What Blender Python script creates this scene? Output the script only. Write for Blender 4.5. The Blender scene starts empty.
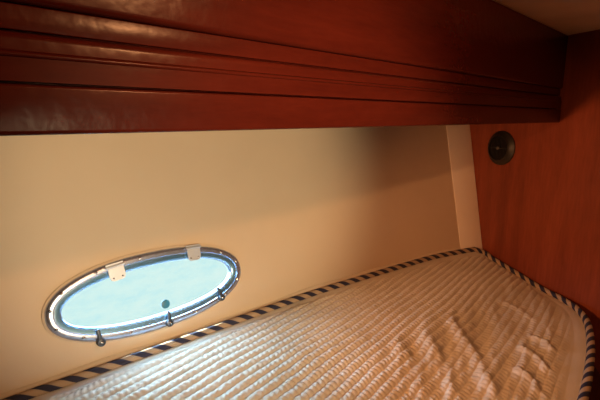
import bpy, bmesh, math
import numpy as np
from mathutils import Vector, noise, Matrix

C = bpy.context.scene.collection
ZO = 1.15                      # camera height above the cabin floor; geometry below is written relative to the camera

# ------------------------------------------------------------------ geometry of the photograph
F = 433.0; HY = 118.0
PITCH = math.atan((200 - HY) / F); LH = math.hypot(F, 200 - HY); YAW = math.atan(445 / LH)

def ray(x, y):
    r = x - 300; d = y - 200
    fw = F * math.cos(PITCH) - d * math.sin(PITCH); up = -d * math.cos(PITCH) - F * math.sin(PITCH)
    return np.array([fw * math.cos(YAW) + r * math.sin(YAW), fw * math.sin(YAW) - r * math.cos(YAW), up])

def atz(x, y, z):
    v = ray(x, y); return v * z / v[2]

BANG = YAW + math.atan(170 / LH)
BD = np.array([math.cos(BANG), math.sin(BANG)])          # direction along the end bulkhead
BN = np.array([BD[1], -BD[0]])                           # its outward normal
BC = atz(480, 247, -.5)
BK = float(BN @ BC[:2])

def bx_at(y, inset=0.0):                                 # x of the bulkhead face at a given y
    return (BK - inset - BN[1] * y) / BN[0]

def onb(x, y, inset=0.0):
    v = ray(x, y); return v * (BK - inset) / float(BN @ v[:2])

HC = (-0.0645486, 0.0871495, -0.09209649, 0.8763419)
def hull_foot(x):
    if x < 0: return HC[3] - .05 * x * 0
    return ((HC[0] * x + HC[1]) * x + HC[2]) * x + HC[3]
FL = .26
def hull_y(x, z): return hull_foot(x) + FL * (z + .5)
def hull_frame(x, z):
    p = np.array([x, hull_y(x, z), z]); e = 1e-3
    tx = np.array([2 * e, hull_y(x + e, z) - hull_y(x - e, z), 0]); tx /= np.linalg.norm(tx)
    tz = np.array([0, FL, 1]); tz /= np.linalg.norm(tz)
    n = np.cross(tx, tz); n /= np.linalg.norm(n)         # tx x tz points -y : into the cabin
    return p, tx, tz, n

LY = .406; LZ0 = -.014; CZ = .246                         # locker front plane, its bottom, ceiling
XL = -.55; YN = -1.0                                      # left wall, wall behind the viewer

# ------------------------------------------------------------------ helpers
def wloc(o):
    v = Vector((0, 0, 0))
    while o: v += o.location; o = o.parent
    return v

def make(name, verts, faces, mat, parent=None, smooth=False, uvs=None, auto=None):
    V = np.array(verts, float).copy(); V[:, 2] += ZO
    if parent is None:
        o0 = Vector(((V[:, 0].min() + V[:, 0].max()) / 2, (V[:, 1].min() + V[:, 1].max()) / 2, V[:, 2].min()))
    elif parent.type == 'EMPTY' or True:
        o0 = wloc(parent)
    V -= np.array(o0)
    me = bpy.data.meshes.new(name)
    me.from_pydata([tuple(v) for v in V], [], [tuple(f) for f in faces])
    bm = bmesh.new(); bm.from_mesh(me)
    if uvs is None: bmesh.ops.recalc_face_normals(bm, faces=bm.faces)
    bm.to_mesh(me); bm.free()
    if uvs is not None:
        ul = me.uv_layers.new(name='UVMap')
        k = 0
        for fu in uvs:
            for uv in fu:
                ul.data[k].uv = uv; k += 1
    if smooth:
        for p in me.polygons: p.use_smooth = True
    me.materials.append(mat)
    o = bpy.data.objects.new(name, me); C.objects.link(o)
    if parent is None: o.location = o0
    else: o.parent = parent
    if auto is not None and smooth:
        me.set_sharp_from_angle(angle=math.radians(auto))
    return o

def empty(name, p):
    o = bpy.data.objects.new(name, None); C.objects.link(o)
    o.location = (p[0], p[1], p[2] + ZO); o.empty_display_size = .05
    return o

def tag(o, label, cat, group=None, kind=None):
    o['label'] = label; o['category'] = cat
    if group: o['group'] = group
    if kind: o['kind'] = kind
    return o

def bevel(o, w, seg=3):
    bm = bmesh.new(); bm.from_mesh(o.data)
    es = [e for e in bm.edges if len(e.link_faces) == 2 and e.calc_face_angle(0) > .6]
    bmesh.ops.bevel(bm, geom=es, offset=w, segments=seg, affect='EDGES', profile=.5)
    for f in bm.faces: f.smooth = True
    bm.to_mesh(o.data); bm.free()
    o.data.set_sharp_from_angle(angle=math.radians(50))

def prism(poly, z0, z1):
    n = len(poly)
    V = [(x, y, z0) for x, y in poly] + [(x, y, z1) for x, y in poly]
    Fc = [tuple(range(n))[::-1], tuple(range(n, 2 * n))]
    for i in range(n):
        j = (i + 1) % n; Fc.append((i, j, n + j, n + i))
    return V, Fc

def boxv(p0, p1):
    return prism([(p0[0], p0[1]), (p1[0], p0[1]), (p1[0], p1[1]), (p0[0], p1[1])], p0[2], p1[2])

def extrude_x(profile, xa, xb):
    """profile: list of (y,z) closed; ends at xa(y) and xb(y)"""
    n = len(profile)
    V = [(xa(y), y, z) for y, z in profile] + [(xb(y), y, z) for y, z in profile]
    Fc = [tuple(range(n))[::-1], tuple(range(n, 2 * n))]
    for i in range(n):
        j = (i + 1) % n; Fc.append((i, j, n + j, n + i))
    return V, Fc

class NT:
    def __init__(s, name):
        s.m = bpy.data.materials.new(name); s.m.use_nodes = True
        s.t = s.m.node_tree; s.t.nodes.clear()
        s.out = s.n('ShaderNodeOutputMaterial')
    def n(s, t, **k):
        nd = s.t.nodes.new(t)
        for a, b in k.items():
            if a in nd.inputs.keys() if isinstance(a, str) else False: nd.inputs[a].default_value = b
            else: setattr(nd, a, b)
        return nd
    def l(s, a, b): s.t.links.new(a, b)
    def bsdf(s, **k):
        b = s.n('ShaderNodeBsdfPrincipled')
        for a, v in k.items():
            b.inputs[a.replace('_', ' ')].default_value = v
        s.l(b.outputs[0], s.out.inputs[0]); return b
    def noise(s, scale, vec=None, detail=4, rough=.5, stretch=(1, 1, 1), rot=(0, 0, 0)):
        tc = s.n('ShaderNodeTexCoord'); mp = s.n('ShaderNodeMapping')
        mp.inputs['Scale'].default_value = stretch; mp.inputs['Rotation'].default_value = rot
        s.l(tc.outputs['Object'], mp.inputs[0])
        nz = s.n('ShaderNodeTexNoise'); nz.inputs['Scale'].default_value = scale
        nz.inputs['Detail'].default_value = detail; nz.inputs['Roughness'].default_value = rough
        s.l(mp.outputs[0], nz.inputs['Vector']); return nz
    def ramp(s, fac, stops):
        r = s.n('ShaderNodeValToRGB'); e = r.color_ramp.elements
        e[0].position, e[0].color = stops[0][0], (*stops[0][1], 1)
        e[1].position, e[1].color = stops[-1][0], (*stops[-1][1], 1)
        for p, c in stops[1:-1]:
            q = e.new(p); q.color = (*c, 1)
        s.l(fac, r.inputs[0]); return r
    def bump(s, fac, b, strength, dist=.002):
        bp = s.n('ShaderNodeBump'); bp.inputs['Strength'].default_value = strength; bp.inputs['Distance'].default_value = dist
        s.l(fac, bp.inputs['Height']); s.l(bp.outputs[0], b.inputs['Normal']); return bp

def wood(name, dark, mid, light, stretch, scale, rough, coat, rot=(0, 0, 0), bumps=.05, spec=.3):
    t = NT(name)
    nz = t.noise(scale, detail=6, rough=.6, stretch=stretch, rot=rot)
    fine = t.noise(scale * 9, detail=3, rough=.6, stretch=stretch, rot=rot)
    mx = t.n('ShaderNodeMix'); mx.data_type = 'FLOAT'; mx.inputs[0].default_value = .3
    t.l(nz.outputs[0], mx.inputs[2]); t.l(fine.outputs[0], mx.inputs[3])
    r = t.ramp(mx.outputs[0], [(.32, dark), (.5, mid), (.7, light)])
    b = t.bsdf(Roughness=rough)
    b.inputs['Coat Weight'].default_value = coat; b.inputs['Coat Roughness'].default_value = .10; b.inputs['Specular IOR Level'].default_value = spec
    t.l(r.outputs[0], b.inputs['Base Color'])
    wv = t.noise(60, detail=2, rough=.5)
    t.bump(wv.outputs[0], b, bumps, .004)
    return t.m

def plain(name, col, rough=.5, metal=0, nscale=None, var=.08, bumps=0, bscale=300):
    t = NT(name); b = t.bsdf(Roughness=rough, Metallic=metal); b.inputs['Base Color'].default_value = (*col, 1)
    if nscale:
        nz = t.noise(nscale)
        c0 = tuple(x * (1 - var) for x in col); c1 = tuple(min(1, x * (1 + var)) for x in col)
        r = t.ramp(nz.outputs[0], [(.3, c0), (.7, c1)]); t.l(r.outputs[0], b.inputs['Base Color'])
    if bumps:
        nb = t.noise(bscale, detail=2); t.bump(nb.outputs[0], b, bumps, .001)
    return t.m

M = {}
M['mahogany'] = wood('mahogany', (.045, .0055, .0030), (.060, .0075, .0038), (.078, .0100, .0050), (1.2, 9, 9), 3.0, .27, .0, bumps=.12, spec=.18)
M['cherry'] = wood('cherry', (.16, .032, .013), (.23, .048, .020), (.31, .070, .030), (7, 7, .9), 2.2, .5, .1, bumps=.03)
M['darkwood'] = wood('dark_wood', (.035, .010, .005), (.05, .015, .008), (.07, .02, .01), (1, 8, 8), 3, .6, 0)
M['vinyl'] = plain('cream_vinyl', (.70, .585, .43), .55, nscale=3, var=.05, bumps=.10, bscale=160)
M['trimcream'] = plain('cream_trim', (.95, .89, .78), .45, nscale=6, var=.03)
M['headliner'] = plain('headliner', (.92, .68, .47), .7, nscale=5, var=.10, bumps=.1, bscale=220)
M['carpet'] = plain('dark_sole', (.03, .02, .015), .8, nscale=30, var=.3)
M['steel'] = plain('glow_tinted_steel', (.52, .60, .80), .27, .8, nscale=40, var=.04)  # base colour carries the blue glow spilling from the bright pane
M['hinge'] = plain('brushed_hinge', (.58, .65, .76), .5, .7)
M['screw'] = plain('screw_steel', (.6, .62, .66), .25, 1.0)
M['latch'] = plain('grey_latch', (.055, .075, .11), .35, .3)
M['gasket'] = plain('cream_gasket', (.72, .62, .48), .5)
M['plug'] = plain('blue_plug', (.04, .26, .44), .4)
M['black'] = plain('black_plastic', (.012, .011, .011), .45, nscale=60, var=.2)
M['blackrim'] = plain('dark_rim', (.018, .014, .011), .5, nscale=60, var=.2)
M['mesh'] = plain('grille_black', (.006, .006, .007), .6)
M['dot'] = plain('grille_centre', (.10, .085, .075), .5)
M['sheet'] = plain('cream_liner', (.80, .70, .54), .6, nscale=20, var=.05)

def quilt_mat():
    t = NT('quilted_cotton'); b = t.bsdf(Roughness=.85)
    b.inputs['Sheen Weight'].default_value = .1
    nz = t.noise(7, detail=3)
    r = t.ramp(nz.outputs[0], [(.3, (.62, .575, .48)), (.7, (.71, .665, .57))])
    t.l(r.outputs[0], b.inputs['Base Color'])
    nb = t.noise(260, detail=3); t.bump(nb.outputs[0], b, .25, .0012)
    return t.m
M['quilt'] = quilt_mat()

def piping_mat():
    t = NT('striped_piping'); b = t.bsdf(Roughness=.8)
    uv = t.n('ShaderNodeUVMap'); uv.uv_map = 'UVMap'
    sp = t.n('ShaderNodeSeparateXYZ'); t.l(uv.outputs[0], sp.inputs[0])
    ad = t.n('ShaderNodeMath', operation='ADD'); t.l(sp.outputs[0], ad.inputs[0]); t.l(sp.outputs[1], ad.inputs[1])
    fr = t.n('ShaderNodeMath', operation='FRACT'); t.l(ad.outputs[0], fr.inputs[0])
    cream = (.46, .35, .24); navy = (.022, .025, .060)
    r = t.ramp(fr.outputs[0], [(0, cream), (.05, navy), (.50, navy), (.55, cream), (1, cream)])
    t.l(r.outputs[0], b.inputs['Base Color'])
    nb = t.noise(400, detail=2); t.bump(nb.outputs[0], b, .3, .001)
    return t.m
M['piping'] = piping_mat()

def pane_mat():
    t = NT('blue_tinted_pane')
    tr = t.n('ShaderNodeBsdfTransparent')
    nz = t.noise(14, detail=5, rough=.7, stretch=(1, 1, 2.2))
    r = t.ramp(nz.outputs[0], [(.30, (.76, .93, .985)), (.5, (.83, .955, .985)), (.75, (.87, .965, .985))])
    t.l(r.outputs[0], tr.inputs[0])
    gl = t.n('ShaderNodeBsdfGlossy'); gl.inputs['Roughness'].default_value = .05
    lw = t.n('ShaderNodeLayerWeight'); lw.inputs[0].default_value = .5
    pw = t.n('ShaderNodeMath', operation='POWER'); t.l(lw.outputs['Facing'], pw.inputs[0]); pw.inputs[1].default_value = 5
    fz = t.n('ShaderNodeMath', operation='MULTIPLY_ADD'); t.l(pw.outputs[0], fz.inputs[0]); fz.inputs[1].default_value = .6; fz.inputs[2].default_value = .035
    mx = t.n('ShaderNodeMixShader'); t.l(fz.outputs[0], mx.inputs[0]); t.l(tr.outputs[0], mx.inputs[1]); t.l(gl.outputs[0], mx.inputs[2])
    t.l(mx.outputs[0], t.out.inputs[0]); return t.m
M['pane'] = pane_mat()

# ------------------------------------------------------------------ porthole outline in hull coordinates
PX, PZ = .417, -.379
def oval(a, b, k, n=128, e=2.2):
    out = []
    for i in range(n):
        th = 2 * math.pi * i / n; c, s = math.cos(th), math.sin(th)
        out.append((k[0] + a * math.copysign(abs(c) ** (2 / e), c), k[1] + b * math.copysign(abs(s) ** (2 / e), s)))
    return out
def hp(x, z, off=0.0):                                    # point on the hull, off = distance into the cabin
    p, tx, tz, n = hull_frame(x, z); return p + n * off

# ------------------------------------------------------------------ the setting
def hull_wall():
    x0, x1, z0, z1 = XL, 1.80, -1.14, CZ + .02
    hole_in = oval(.2035, .0640, (PX, PZ), 256)
    V = []; Fc = []; R = 26; n = len(hole_in)
    outer = []
    corners = [math.atan2(zc - PZ, xc - PX) for xc in (x0, x1) for zc in (z0, z1)]
    angs = [math.atan2(z - PZ, x - PX) for x, z in hole_in]
    for c in corners:                                     # snap the nearest ray to each corner
        k = min(range(n), key=lambda i: abs((angs[i] - c + math.pi) % (2 * math.pi) - math.pi)); angs[k] = c
    for a in angs:
        c, s = math.cos(a), math.sin(a)
        t = min([((x1 if c > 0 else x0) - PX) / c if abs(c) > 1e-9 else 1e9, ((z1 if s > 0 else z0) - PZ) / s if abs(s) > 1e-9 else 1e9])
        outer.append((PX + c * t, PZ + s * t))
    for side, off in ((0, 0.0), (1, -.009)):
        for r in range(R + 1):
            w = (r / R) ** 1.6
            for i in range(n):
                x = hole_in[i][0] * (1 - w) + outer[i][0] * w; z = hole_in[i][1] * (1 - w) + outer[i][1] * w
                V.append(hp(x, z, off))
    N = n * (R + 1)
    for side in (0, 1):
        for r in range(R):
            for i in range(n):
                j = (i + 1) % n; a = side * N + r * n
                Fc.append((a + i, a + j, a + n + j, a + n + i))
    for i in range(n):
        j = (i + 1) % n
        Fc.append((i, j, N + j, N + i)); k = R * n; Fc.append((k + i, k + j, N + k + j, N + k + i))
    o = make('wall_back', V, Fc, M['vinyl'], smooth=True, auto=40)
    return tag(o, 'cream vinyl hull lining sloping outward under the mahogany locker', 'wall', kind='structure')
hull_wall()

def bulkhead():
    ya, yb = YN - .02, 1.05
    V, Fc = prism([(bx_at(ya), ya), (bx_at(yb), yb), (bx_at(yb, -.03), yb), (bx_at(ya, -.03), ya)], -ZO, CZ + .02)
    o = make('wall_right', V, Fc, M['cherry'])
    tag(o, 'reddish varnished wooden bulkhead closing the far end of the berth', 'wall', kind='structure')
bulkhead()
V, Fc = boxv((XL - .03, YN - .03, -ZO), (XL, 1.1, CZ + .02)); tag(make('wall_left', V, Fc, M['darkwood']), 'dark wooden wall at the near end of the cabin', 'wall', kind='structure')
V, Fc = boxv((XL - .03, YN - .03, -ZO), (2.1, YN, CZ + .02)); tag(make('wall_front', V, Fc, M['darkwood']), 'dark wooden wall behind the viewer', 'wall', kind='structure')
V, Fc = boxv((XL - .05, YN - .05, -ZO - .04), (2.1, 1.2, -ZO)); tag(make('floor', V, Fc, M['carpet']), 'dark cabin sole below the berth', 'floor', kind='structure')
V, Fc = boxv((XL - .05, YN - .05, CZ), (2.1, 1.08, CZ + .02)); tag(make('ceiling', V, Fc, M['headliner']), 'beige cabin headliner above the locker', 'ceiling', kind='structure')

# cream corner batten between the hull lining and the bulkhead
def corner_trim():
    V = []; Fc = []
    zs = np.linspace(-.80, LZ0 - .002, 12); TH = .013
    ring = []
    for z in zs:
        k = (z + .5) / .473
        xl = 1.560 + .037 * (z + .486) / .452
        ya = hull_y(xl, z); xr = None
        x = 1.66
        for _ in range(30): x = bx_at(hull_y(x, z), .001)
        xr = x
        a = hp(xl, z, .0005); b = hp(xr, z, .0005)
        a2 = hp(xl + .001, z, .0025); b2 = hp(xr, z, TH); b2[0] = bx_at(b2[1], .001); b[0] = bx_at(b[1], .001)
        V += [a, a2, b2, b]
    m = len(zs)
    for i in range(m - 1):
        for q in range(4):
            r = (q + 1) % 4; Fc.append((4 * i + q, 4 * i + r, 4 * i + 4 + r, 4 * i + 4 + q))
    Fc += [(0, 1, 2, 3), (4 * m - 4, 4 * m - 3, 4 * m - 2, 4 * m - 1)]
    o = make('trim_1', V, Fc, M['trimcream']); bevel(o, .0012, 2)
    tag(o, 'pale cream corner batten between hull lining and wooden bulkhead', 'trim', kind='structure')
corner_trim()

# ------------------------------------------------------------------ overhead locker
def locker():
    root = empty('overhead_locker', (.5, LY, LZ0))
    tag(root, 'long dark red mahogany overhead locker running above the porthole wall', 'locker')
    xa = lambda y: XL + .002
    xb = lambda y: bx_at(y, .002)
    xs = np.linspace(XL + .002, 1.62, 30)
    poly = [(XL + .002, LY + .014)]
    poly += [(bx_at(LY + .014, .002), LY + .014)]
    back = []
    for x in np.linspace(1.72, XL + .002, 34):
        y = hull_y(x, LZ0) - .004
        if x <= bx_at(y, .002): back.append((x, y))
    poly += [(bx_at(back[0][1], .002), back[0][1])] + back
    V, Fc = prism(poly, LZ0 + .003, CZ - .002)
    make('carcass', V, Fc, M['mahogany'], root)
    def rnd(y0, y1, z0, z1, rt, rb, n=6):                 # closed (y,z) profile, front at y0, rounded front corners
        P = [(y1, z0)]
        for i in range(n + 1):
            a = math.pi / 2 * i / n; P.append((y0 + rb - rb * math.sin(a), z0 + rb - rb * math.cos(a)))
        for i in range(n + 1):
            a = math.pi / 2 * i / n; P.append((y0 + rt - rt * math.cos(a), z1 - rt + rt * math.sin(a)))
        P.append((y1, z1)); return P
    V, Fc = extrude_x(rnd(LY, LY + .0135, LZ0, .0265, .003, .004), xa, xb)
    make('bottom_rail', V, Fc, M['mahogany'], root, True, auto=35)
    # moulding : convex top, a small bead part way down, flat foot
    P = [(LY + .0135, .0285), (LY + .001, .0285)]
    P += [(LY + .001, .0285 + .0185)]
    for i in range(7):
        a = math.pi * i / 6; P.append((LY + .0012 - .0022 * math.sin(a), .047 + .0022 - .0022 * math.cos(a)))
    P += [(LY + .0025, .0525)]
    for i in range(9):
        a = math.pi / 2 * i / 8; P.append((LY + .0025 + .007 - .007 * math.cos(a), .0600 + .007 * math.sin(a)))
    P += [(LY + .0135, .067)]
    V, Fc = extrude_x(P, xa, xb); make('moulding', V, Fc, M['mahogany'], root, True, auto=35)
    V, Fc = extrude_x(rnd(LY + .008, LY + .0138, .0685, .0880, .001, .001, 3), xa, xb)
    make('recessed_strip', V, Fc, M['mahogany'], root, True, auto=35)
    V, Fc = extrude_x(rnd(LY + .002, LY + .0139, .0885, CZ - .002, .001, .006), xa, xb)
    make('front_panel', V, Fc, M['mahogany'], root, True, auto=35)
locker()

# ------------------------------------------------------------------ porthole
def ring(name, loops, mat, parent, closed=True):
    """loops: list of (a,b,off) -> nested ovals on the hull surface"""
    n = 128; V = []; Fc = []
    for a, b, off in loops:
        for x, z in oval(a, b, (PX, PZ), n): V.append(hp(x, z, off))
    m = len(loops)
    for r in range(m if closed else m - 1):
        r2 = (r + 1) % m
        for i in range(n):
            j = (i + 1) % n; Fc.append((r * n + i, r * n + j, r2 * n + j, r2 * n + i))
    return make(name, V, Fc, mat, parent, True, auto=50)

def local_mesh(name, V, Fc, x, z, off, mat, parent, smooth=True, rot=0.0, auto=40):
    """V given in hull frame (across, up, into cabin) at (x,z)"""
    p, tx, tz, n = hull_frame(x, z); c, s = math.cos(rot), math.sin(rot)
    W = [p + tx * (u * c - v * s) + tz * (u * s + v * c) + n * (w + off) for u, v, w in V]
    return make(name, W, Fc, mat, parent, smooth, auto=auto)

def disc(r, h, dome=0.0, n=20, u0=0, v0=0):
    V = []; Fc = []
    prof = [(r, 0), (r, h * .7), (r * .86, h)] + [(r * .5, h + dome * .75), (r * .02, h + dome)]
    for rr, w in prof:
        for i in range(n):
            a = 2 * math.pi * i / n; V.append((u0 + rr * math.cos(a), v0 + rr * math.sin(a), w))
    for k in range(len(prof) - 1):
        for i in range(n):
            j = (i + 1) % n; Fc.append((k * n + i, k * n + j, (k + 1) * n + j, (k + 1) * n + i))
    Fc.append(tuple(range(n))[::-1]); Fc.append(tuple(range((len(prof) - 1) * n, len(prof) * n)))
    return V, Fc

def plate(pts, w0, w1):
    n = len(pts); V = [(u, v, w0) for u, v in pts] + [(u, v, w1) for u, v in pts]
    Fc = [tuple(range(n))[::-1], tuple(range(n, 2 * n))]
    for i in range(n):
        j = (i + 1) % n; Fc.append((i, j, n + j, n + i))
    return V, Fc

def porthole():
    root = empty('window_1', tuple(hp(PX, PZ - .086)))
    tag(root, 'oval steel porthole with blue tinted pane in the cream hull lining', 'porthole', kind='structure')
    A, B = .225, .0865
    ring('gasket', [(A + .001, B + .001, .0003), (A + .001, B + .001, .004), (A - .003, B - .003, .0055), (A - .004, B - .004, .0003)], M['gasket'], root)
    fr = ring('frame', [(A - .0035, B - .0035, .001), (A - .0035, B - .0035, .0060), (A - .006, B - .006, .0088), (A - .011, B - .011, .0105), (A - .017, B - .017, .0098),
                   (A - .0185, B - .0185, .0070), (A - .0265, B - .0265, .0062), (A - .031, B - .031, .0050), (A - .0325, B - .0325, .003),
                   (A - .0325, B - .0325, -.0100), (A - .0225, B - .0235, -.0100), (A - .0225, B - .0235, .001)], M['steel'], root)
    # pane lies against the seat of the frame
    n = 128; V = []; Fc = []
    pa, pb = A - .0195, B - .0195
    for a, b, off in ((pa, pb, .0074), (pa, pb, .0114), (pa - .0012, pb - .0012, .0126)):
        for x, z in oval(a, b, (PX, PZ), n): V.append(hp(x, z, off))
    for k in range(2):
        for i in range(n):
            j = (i + 1) % n; Fc.append((k * n + i, k * n + j, k * n + n + j, k * n + n + i))
    Fc.append(tuple(range(n))[::-1]); Fc.append(tuple(range(2 * n, 3 * n)))
    make('pane', V, Fc, M['pane'], root, False)
    # flange screws
    for th in (12, 38, 66, 96, 122, 150, 172, 196, 222, 252, 290, 318, 342):
        a = math.radians(th); e = 2.2; c, s = math.cos(a), math.sin(a)
        x = PX + (A - .011) * math.copysign(abs(c) ** (2 / e), c); z = PZ + (B - .011) * math.copysign(abs(s) ** (2 / e), s)
        V, Fc = disc(.0036, .0008, .0012, 14); local_mesh('screw', V, Fc, x, z, .0098, M['screw'], root)
    # hinges
    for (x, z, rot) in ((.335, -.3085, .10), (.516, -.3050, -.05)):
        V, Fc = plate([(-.018, .0), (.018, .0), (.018, .006), (-.018, .006)], .0105, .0135)
        h = local_mesh('hinge', V, Fc, x, z, 0, M['hinge'], root, False, rot)
        # knuckle
        V = []; Fc = []; nn = 14
        for u in (-.0195, .0195):
            for i in range(nn):
                q = 2 * math.pi * i / nn; V.append((u, .0028 * math.cos(q), .0140 + .0034 * math.sin(q)))
        for i in range(nn):
            j = (i + 1) % nn; Fc.append((i, j, nn + j, nn + i))
        Fc += [tuple(range(nn))[::-1], tuple(range(nn, 2 * nn))]
        local_mesh('knuckle', V, Fc, x, z, 0, M['hinge'], h, True, rot)
        V, Fc = plate([(-.0165, -.001), (-.0165, -.020), (-.0145, -.0275), (-.010, -.0305), (.010, -.0305), (.0145, -.0275), (.0165, -.020), (.0165, -.001)], .0129, .0149)
        lf = local_mesh('leaf', V, Fc, x, z, 0, M['hinge'], h, False, rot)
        for du in (-.0095, .0095):
            c, s = math.cos(rot), math.sin(rot); v = -.0245
            V, Fc = disc(.0021, .0006, .0007, 12, du, v); local_mesh('screw', V, Fc, x, z, .0147, M['screw'], h, True, rot)
    # three turn latches on the lower rim
    for (x, z, rot) in ((.283, -.449, .10), (.428, -.4545, -.05), (.566, -.4350, .25)):
        V, Fc = disc(.0086, .010, .0012, 24); lt = local_mesh('latch', V, Fc, x, z, .0090, M['latch'], root)
        V, Fc = disc(.0030, .0012, .0008, 12); local_mesh('screw', V, Fc, x, z, .0200, M['screw'], lt)
        V, Fc = plate([(-.0045, .003), (.0045, .003), (.0038, .014), (.0030, .018), (.0036, .0235), (.0018, .0275), (-.0018, .0275), (-.0036, .0235), (-.0030, .018), (-.0038, .014)], .0130, .0185)
        o = local_mesh('lever', V, Fc, x, z, 0, M['latch'], lt, False, rot); bevel(o, .0010, 2)
    V, Fc = disc(.0098, .0018, .0006, 28); local_mesh('plug', V, Fc, .4265, -.4125, .0127, M['plug'], root)
porthole()

# ------------------------------------------------------------------ round grille on the bulkhead
def grille():
    c = onb(501.5, 148.0); R = .062
    root = empty('round_vent', (c[0], c[1], c[2] - R))
    tag(root, 'round black vent grille set in the wooden bulkhead below the locker corner', 'vent')
    tx = np.array([-BD[0], -BD[1], 0.0]); tz = np.array([0, 0, 1.0]); n = np.array([-BN[0], -BN[1], 0.0])   # n into the cabin
    def lathe(name, prof, mat, cap=True, N=56):
        V = []; Fc = []
        for r, w in prof:
            for i in range(N):
                a = 2 * math.pi * i / N; V.append(c + tx * r * math.cos(a) + tz * r * math.sin(a) + n * w)
        for k in range(len(prof) - 1):
            for i in range(N):
                j = (i + 1) % N; Fc.append((k * N + i, k * N + j, (k + 1) * N + j, (k + 1) * N + i))
        if cap: Fc.append(tuple(range((len(prof) - 1) * N, len(prof) * N)))
        Fc.append(tuple(range(N))[::-1])
        return make(name, V, Fc, mat, root, True, auto=40)
    lathe('rim', [(R, .0006), (R, .004), (R - .003, .007), (R - .012, .010), (R - .017, .018), (R - .019, .0185), (R - .0195, .008)], M['blackrim'])
    lathe('backing', [(R - .0197, .0082), (R - .0197, .010)], M['mesh'])
    def bar(u0, v0, u1, v1, h):
        d = np.array([u1 - u0, v1 - v0]); d /= np.linalg.norm(d); p = np.array([-d[1], d[0]]) * .0011
        V = []
        for w in (.0105, .0105 + h):
            for (u, v) in ((u0 + p[0], v0 + p[1]), (u1 + p[0], v1 + p[1]), (u1 - p[0], v1 - p[1]), (u0 - p[0], v0 - p[1])):
                V.append(c + tx * u + tz * v + n * w)
        return V
    r = R - .0205
    for k in range(-5, 6):
        u = k * .0064; L = math.sqrt(r * r - u * u)
        V = bar(u, -L, u, L, .005)
        make('slat', V, [(0, 1, 2, 3), (4, 5, 6, 7), (0, 1, 5, 4), (1, 2, 6, 5), (2, 3, 7, 6), (3, 0, 4, 7)], M['black'], root)
    V = bar(-r, 0, r, 0, .0065)
    make('crossbar', V, [(0, 1, 2, 3), (4, 5, 6, 7), (0, 1, 5, 4), (1, 2, 6, 5), (2, 3, 7, 6), (3, 0, 4, 7)], M['blackrim'], root)
    lathe('centre_boss', [(.006, .010), (.006, .019), (.004, .0205)], M['dot'], N=24)
grille()

# ------------------------------------------------------------------ berth
def spline(P, n):
    """Catmull-Rom through points, resampled evenly"""
    P = np.array(P); Q = np.vstack([2 * P[0] - P[1], P, 2 * P[-1] - P[-2]]); out = []
    for i in range(1, len(Q) - 2):
        for t in np.linspace(0, 1, 24, endpoint=False):
            a, b, c, d = Q[i - 1:i + 3]
            out.append(.5 * ((2 * b) + (c - a) * t + (2 * a - 5 * b + 4 * c - d) * t * t + (3 * b - a - 3 * c + d) * t ** 3))
    out.append(P[-1]); out = np.array(out)
    s = np.r_[0, np.cumsum(np.linalg.norm(np.diff(out, axis=0), axis=1))]
    t = np.linspace(0, s[-1], n)
    return np.stack([np.interp(t, s, out[:, k]) for k in range(3)], 1)

PR = .0096
hull_edge = [(XL + .02, .872 - .012, -.505), (-.2, .862, -.503)]
for x, y in ((10, 400), (60, 382), (100, 368), (170, 343), (240, 318), (320, 290), (420, 261), (455, 254), (474, 250.5)):
    p = atz(x, y, -.5); y_max = hull_y(p[0], -.5) - PR - .006
    hull_edge.append((p[0], min(p[1], y_max), -.5))
end_edge = [hull_edge[-1]]
for x, y in ((484, 254), (492, 260), (505, 268), (518, 276), (532, 285), (545, 292.5)):
    p = onb(x, y, .018); end_edge.append(tuple(p) if p[2] > -.562 else tuple(atz(x, y, -.562)))
for x, y in ((560, 300), (575, 309)):
    end_edge.append(tuple(atz(x, y, -.564)))
inb = [end_edge[-1]]
for x, y, z in ((584, 319, -.565), (589, 332, -.567), (590.5, 352, -.572), (588, 376, -.577), (583, 400, -.58)):
    inb.append(tuple(atz(x, y, z)))
inb += [(.62, .120, -.583), (.30, .115, -.583), (-.1, .112, -.583), (XL + .02, .11, -.583)]

NU, NV = 820, 400
top = spline(hull_edge, NU)                                # hull side, left -> right
bot = spline(inb[::-1], NU)                                # inboard side, left -> right
rgt = spline(end_edge[::-1], NV)                           # inboard -> hull
lft = np.linspace(bot[0], top[0], NV)
u = np.linspace(0, 1, NU)[None, :, None]; v = np.linspace(0, 1, NV)[:, None, None]
S = (1 - v) * bot[None] + v * top[None] + (1 - u) * lft[:, None] + u * rgt[:, None] \
    - ((1 - u) * (1 - v) * bot[0] + u * (1 - v) * bot[-1] + (1 - u) * v * top[0] + u * v * top[-1])

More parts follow.
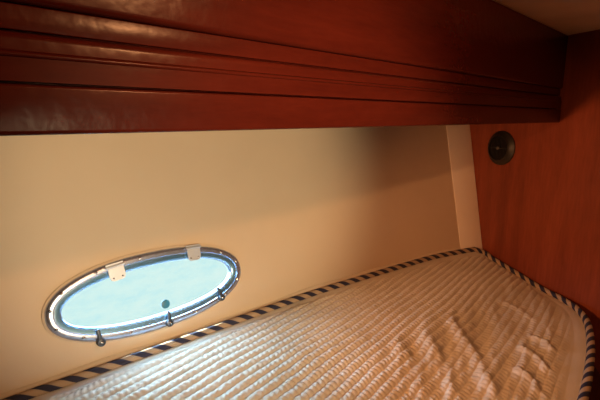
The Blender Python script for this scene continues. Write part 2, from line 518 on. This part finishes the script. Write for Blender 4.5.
def quilt_surface(S):
    S = S.copy(); x = S[..., 0]; y = S[..., 1]
    # distance to the outline
    bd = np.vstack([top, bot, rgt])[::4, :2]
    d = np.full(x.shape, 9.0)
    for q in bd: d = np.minimum(d, np.hypot(x - q[0], y - q[1]))
    wl = np.zeros(x.shape); wy = np.zeros(x.shape)
    for i in range(0, NV, 6):
        for j in range(0, NU, 6):
            p = Vector((x[i, j] * 2.2, y[i, j] * 5.0, .3))
            wl[i:i + 6, j:j + 6] = noise.fractal(p, .8, 2.0, 3)
            wy[i:i + 6, j:j + 6] = noise.noise(Vector((x[i, j] * 5, y[i, j] * 6, 4.1)))
    def blur(a, k):
        for _ in range(3):
            for ax in (0, 1):
                pad = [(k, k) if t == ax else (0, 0) for t in (0, 1)]
                b = np.pad(a, pad, 'edge'); c = np.cumsum(np.insert(b, 0, 0, axis=ax), axis=ax)
                a = (np.take(c, range(2 * k + 1, c.shape[ax]), axis=ax) - np.take(c, range(0, c.shape[ax] - 2 * k - 1), axis=ax)) / (2 * k + 1)
        return a
    wl = blur(wl, 5); wy = blur(wy, 5)
    pk = np.zeros(x.shape)
    for i in range(NV):
        for j in range(NU):
            pk[i, j] = noise.noise(Vector((x[i, j] * 55, y[i, j] * 95, 1.7))) + .8 * noise.noise(Vector((x[i, j] * 20, y[i, j] * 45, 7.7)))
    z = S[..., 2] + .016 * (1 - np.exp(-d / .10))
    inner = np.clip((d - .05) / .10, 0, 1)
    z += wl * .007 * inner
    # quilting channels along the berth, puckered across
    per = .0205; yy = y * math.cos(.112) - x * math.sin(.112) + wy * .006
    row = np.floor(yy / per); fr = yy / per - row
    ridge = np.abs(np.sin(np.pi * fr)) ** .5
    q = .0128
    h = np.sin(row * 12.9898) * 43758.5453; off = h - np.floor(h)
    xx = x + wl * .02
    bump = np.abs(np.sin(np.pi * (xx / q + off + .34 * pk))) ** .7
    sm = lambda a, p, q: np.clip((a - p) / (q - p), 0, 1) ** 2 * (3 - 2 * np.clip((a - p) / (q - p), 0, 1))
    hw = .026 + .010 * sm(x, .85, 1.1) * (1 - sm(y, .33, .45))
    hem = np.clip((d - hw) / (.010 + .035 * sm(x, .85, 1.1) * (1 - sm(y, .33, .45))), 0, 1)
    fm = sm(x, .66, .85) * (1 - sm(y, .40, .52))
    z += (1 - .5 * fm) * hem * ridge * (.0048 + .0034 * bump)
    z += hem * pk * .0014
    z += (1 - hem) * .0016 * np.clip(np.sin(np.pi * np.clip(d / hw, 0, 1)), 0, 1)
    # folds pressed into the far inboard part, picked off the photograph
    folds = [((448, 318), (503, 404), .0080, .017), ((425, 335), (458, 404), .0065, .017), ((530, 330), (557, 350), .0065, .010),
             ((521, 341), (552, 369), .0075, .011), ((516, 360), (546, 393), .0075, .012), ((500, 300), (536, 322), .004, .012), ((398, 345), (425, 404), .006, .02)]
    for a, b, hh, w in folds:
        A = atz(*a, -.545)[:2]; B = atz(*b, -.56)[:2]; D = B - A; L = np.linalg.norm(D); D = D / L; N2 = np.array([-D[1], D[0]])
        s = ((x - A[0]) * D[0] + (y - A[1]) * D[1]) / L; t = (x - A[0]) * N2[0] + (y - A[1]) * N2[1]
        t = t + .006 * np.sin(s * 9)
        env = np.exp(-np.clip(np.abs(s - .5) - .32, 0, 9) ** 2 / .02)
        ww = np.where(t > 0, w * .8, w * 1.3)
        z += hh * env * np.exp(-(t / ww) ** 2) * np.clip(d / .05, 0, 1)
    # fine creases running the same way as the folds
    az = np.arctan2(y, x); rr = np.hypot(x, y); cr = np.zeros(x.shape)
    msk = sm(x, .62, .85) * (1 - sm(y, .42, .62)) * np.clip((d - .03) / .05, 0, 1)
    for i, j in zip(*np.nonzero(msk > .02)):
        cr[i, j] = noise.noise(Vector((az[i, j] * 26, rr[i, j] * 4.5, 2.2))) + .5 * noise.noise(Vector((az[i, j] * 60, rr[i, j] * 9, 5.2)))
    z += cr * msk * .0055
    S[..., 2] = z
    return S

def mattress():
    root = empty('berth_mattress', (.6, .5, -.70))
    tag(root, 'cream quilted berth mattress with navy striped piping below the porthole', 'mattress')
    Q = quilt_surface(S)
    V = Q.reshape(-1, 3); I = np.arange(NU * NV).reshape(NV, NU)
    Fc = np.stack([I[:-1, :-1], I[:-1, 1:], I[1:, 1:], I[1:, :-1]], -1).reshape(-1, 4).tolist()
    make('quilted_cover', V, Fc, M['quilt'], root, True)
    # outline loop: hull side -> end -> inboard
    path = np.vstack([top, rgt[::-1][1:], bot[::-1][1:]])
    seg = np.r_[0, np.cumsum(np.linalg.norm(np.diff(path, axis=0), axis=1))]
    m = int(seg[-1] / .006); tt = np.linspace(0, seg[-1], m)
    pts = np.stack([np.interp(tt, seg, path[:, k]) for k in range(3)], 1)
    N = 14; V = []; Fc = []; UV = []; per = .044
    for k in range(m):
        t = pts[min(k + 1, m - 1)] - pts[max(k - 1, 0)]; t /= np.linalg.norm(t)
        side = np.cross(t, [0, 0, 1]); side /= np.linalg.norm(side); up = np.cross(side, t)
        for i in range(N):
            a = 2 * math.pi * i / N; V.append(pts[k] + np.array([0, 0, .005]) + PR * (side * math.cos(a) + up * math.sin(a)))
    for k in range(m - 1):
        for i in range(N):
            j = (i + 1) % N
            Fc.append((k * N + i, k * N + j, (k + 1) * N + j, (k + 1) * N + i))
            UV.append([(tt[k] / per, PSIGN * i / N), (tt[k] / per, PSIGN * (i + 1) / N), (tt[k + 1] / per, PSIGN * (i + 1) / N), (tt[k + 1] / per, PSIGN * i / N)])
    make('piping', V, Fc, M['piping'], root, True, uvs=UV)
    # side boxing
    V = []; Fc = []; P2 = pts[::3]; m2 = len(P2)
    for k in range(m2):
        t = P2[min(k + 1, m2 - 1)] - P2[max(k - 1, 0)]; t /= np.linalg.norm(t)
        side = np.cross(t, [0, 0, 1]); side /= np.linalg.norm(side)
        for dz, ins in ((0, .002), (-.03, .000), (-.09, .002), (None, .012)):
            p = P2[k] + side * ins; z = P2[k][2] + dz if dz is not None else -.699
            yl = hull_y(p[0], z) - .004
            V.append((p[0], min(p[1], yl), z))
    for k in range(m2 - 1):
        for q in range(3): Fc.append((4 * k + q, 4 * k + q + 1, 4 * k + 5 + q, 4 * k + 4 + q))
    Fc.append(tuple(4 * k + 3 for k in range(m2)))
    make('side_boxing', V, Fc, M['quilt'], root, True, auto=50)
PSIGN = 2
mattress()

def bunk():
    z1 = -.701
    poly = [(XL + .003, .125), (bx_at(.125, .16), .125), (bx_at(.25, .003), .25)]
    xs = [x for x in np.linspace(1.66, XL + .003, 30)]
    back = [(x, hull_y(x, -ZO) - .006) for x in xs if x < bx_at(hull_y(x, -ZO) - .006, .003)]
    poly += [(bx_at(back[0][1], .003), back[0][1])] + back
    V, Fc = prism(poly, -ZO + .001, z1 - .002)
    o = make('bunk_base', V, Fc, M['darkwood'])
    tag(o, 'dark wooden bunk base underneath the quilted mattress', 'bunk')
bunk()

# lower edge of the lining: a pale flap of liner standing behind the piping
def liner_flap():
    V = []; Fc = []
    xs = np.linspace(-.3, 1.55, 90)
    for i, x in enumerate(xs):
        w = .003 * math.sin(x * 9) + .002 * math.sin(x * 23 + 1)
        for z, off in ((-.530, .001), (-.503, .006), (-.496, .0110), (-.492 + w * .3, .0105), (-.489 + w * .5, .006), (-.487 + w * .8, .0025), (-.486 + w * .8, .0006)):
            V.append(hp(x, z, off))
    for i in range(len(xs) - 1):
        for q in range(6): Fc.append((7 * i + q, 7 * i + q + 1, 7 * i + 8 + q, 7 * i + 7 + q))
    o = make('trim_2', V, Fc, M['sheet'], smooth=True)
    tag(o, 'pale strip of liner along the foot of the hull behind the striped piping', 'trim', kind='structure')
liner_flap()

# ------------------------------------------------------------------ light
def lamp(name, typ, loc, energy, col, **k):
    L = bpy.data.lights.new(name, typ); L.energy = energy; L.color = col
    for a, b in k.items(): setattr(L, a, b)
    o = bpy.data.objects.new(name, L); C.objects.link(o); o.location = (loc[0], loc[1], loc[2] + ZO); return o
def aim(o, d): o.rotation_euler = Vector(d).to_track_quat('-Z', 'Y').to_euler()

def spot(name, loc, watts, direction, angle, blend, size):
    m = max(watts)
    l = lamp(name, 'SPOT', loc, m, tuple(c / m for c in watts), shadow_soft_size=size, spot_size=math.radians(angle), spot_blend=blend)
    aim(l, direction); return l
spot('cabin_lamp', (.40, -.06, .235), (8, 3.4, 1.3), (.12, .70, -.70), 138, .2, .014)
spot('fill_spot_left', (-.15, .46, -.05), (40, 16, 6.0), (1.65, -.06, -.35), 50, .8, .015)  # added unseen spot below the locker, placed to shape the bulkhead shadow
spot('fill_spot_near', (.25, -.50, -.12), (57, 40, 23), (.30, 1.35, -.03), 50, .8, .04)  # added unseen spot behind the viewer, cone fitted to brighten hull and locker
sun = lamp('sun', 'SUN', (0, 3, 2), 40, (1, .93, .80), angle=.01)
aim(sun, (.20, -.425, -.88))
# daylight portal in the porthole
p, tx, tz, n = hull_frame(PX, PZ)
po = p - n * .004
pl = lamp('porthole_portal', 'AREA', po, 1, (1, 1, 1), shape='ELLIPSE', size=.42, size_y=.14)
pl.data.cycles.is_portal = True
mt = Matrix((tx, tz, -n)).transposed()                     # local -Z points into the cabin
R3 = Matrix(((tx[0], tz[0], -n[0]), (tx[1], tz[1], -n[1]), (tx[2], tz[2], -n[2])))
if R3.determinant() < 0: R3 = Matrix(((-tx[0], tz[0], -n[0]), (-tx[1], tz[1], -n[1]), (-tx[2], tz[2], -n[2])))
pl.rotation_euler = R3.to_euler()

w = bpy.data.worlds.new('sky'); bpy.context.scene.world = w; w.use_nodes = True
t = w.node_tree; t.nodes.clear()
out = t.nodes.new('ShaderNodeOutputWorld'); bg = t.nodes.new('ShaderNodeBackground')
tc = t.nodes.new('ShaderNodeTexCoord'); sp = t.nodes.new('ShaderNodeSeparateXYZ'); rp = t.nodes.new('ShaderNodeValToRGB')
mr = t.nodes.new('ShaderNodeMapRange'); mr.inputs['From Min'].default_value = -1; mr.inputs['From Max'].default_value = 1
t.links.new(tc.outputs['Generated'], sp.inputs[0]); t.links.new(sp.outputs[2], mr.inputs[0]); t.links.new(mr.outputs[0], rp.inputs[0])
e = rp.color_ramp.elements
e[0].position = .0; e[0].color = (1.0, 1.05, .95, 1)
e[1].position = 1; e[1].color = (26, 33, 42, 1)
for pos, c in ((.40, (1.0, 1.05, .95)), (.47, (.95, 1.06, 1.0)), (.51, (1.8, 2.4, 2.7)), (.58, (23, 30, 38))):
    q = e.new(pos); q.color = (*c, 1)
t.links.new(rp.outputs[0], bg.inputs[0]); t.links.new(bg.outputs[0], out.inputs[0])

# ------------------------------------------------------------------ camera
cam = bpy.data.cameras.new('camera'); co = bpy.data.objects.new('camera', cam); C.objects.link(co)
co.location = (0, 0, ZO); cam.sensor_width = 36; cam.lens = F / 600 * 36; cam.clip_start = .01
fw = Vector((math.cos(YAW) * math.cos(PITCH), math.sin(YAW) * math.cos(PITCH), -math.sin(PITCH)))
co.rotation_euler = fw.to_track_quat('-Z', 'Y').to_euler()
S_ = bpy.context.scene; S_.camera = co
vs = S_.view_settings; vs.view_transform = 'Standard'; vs.look = 'None'; vs.gamma = 1; vs.use_curve_mapping = False; vs.exposure = 0
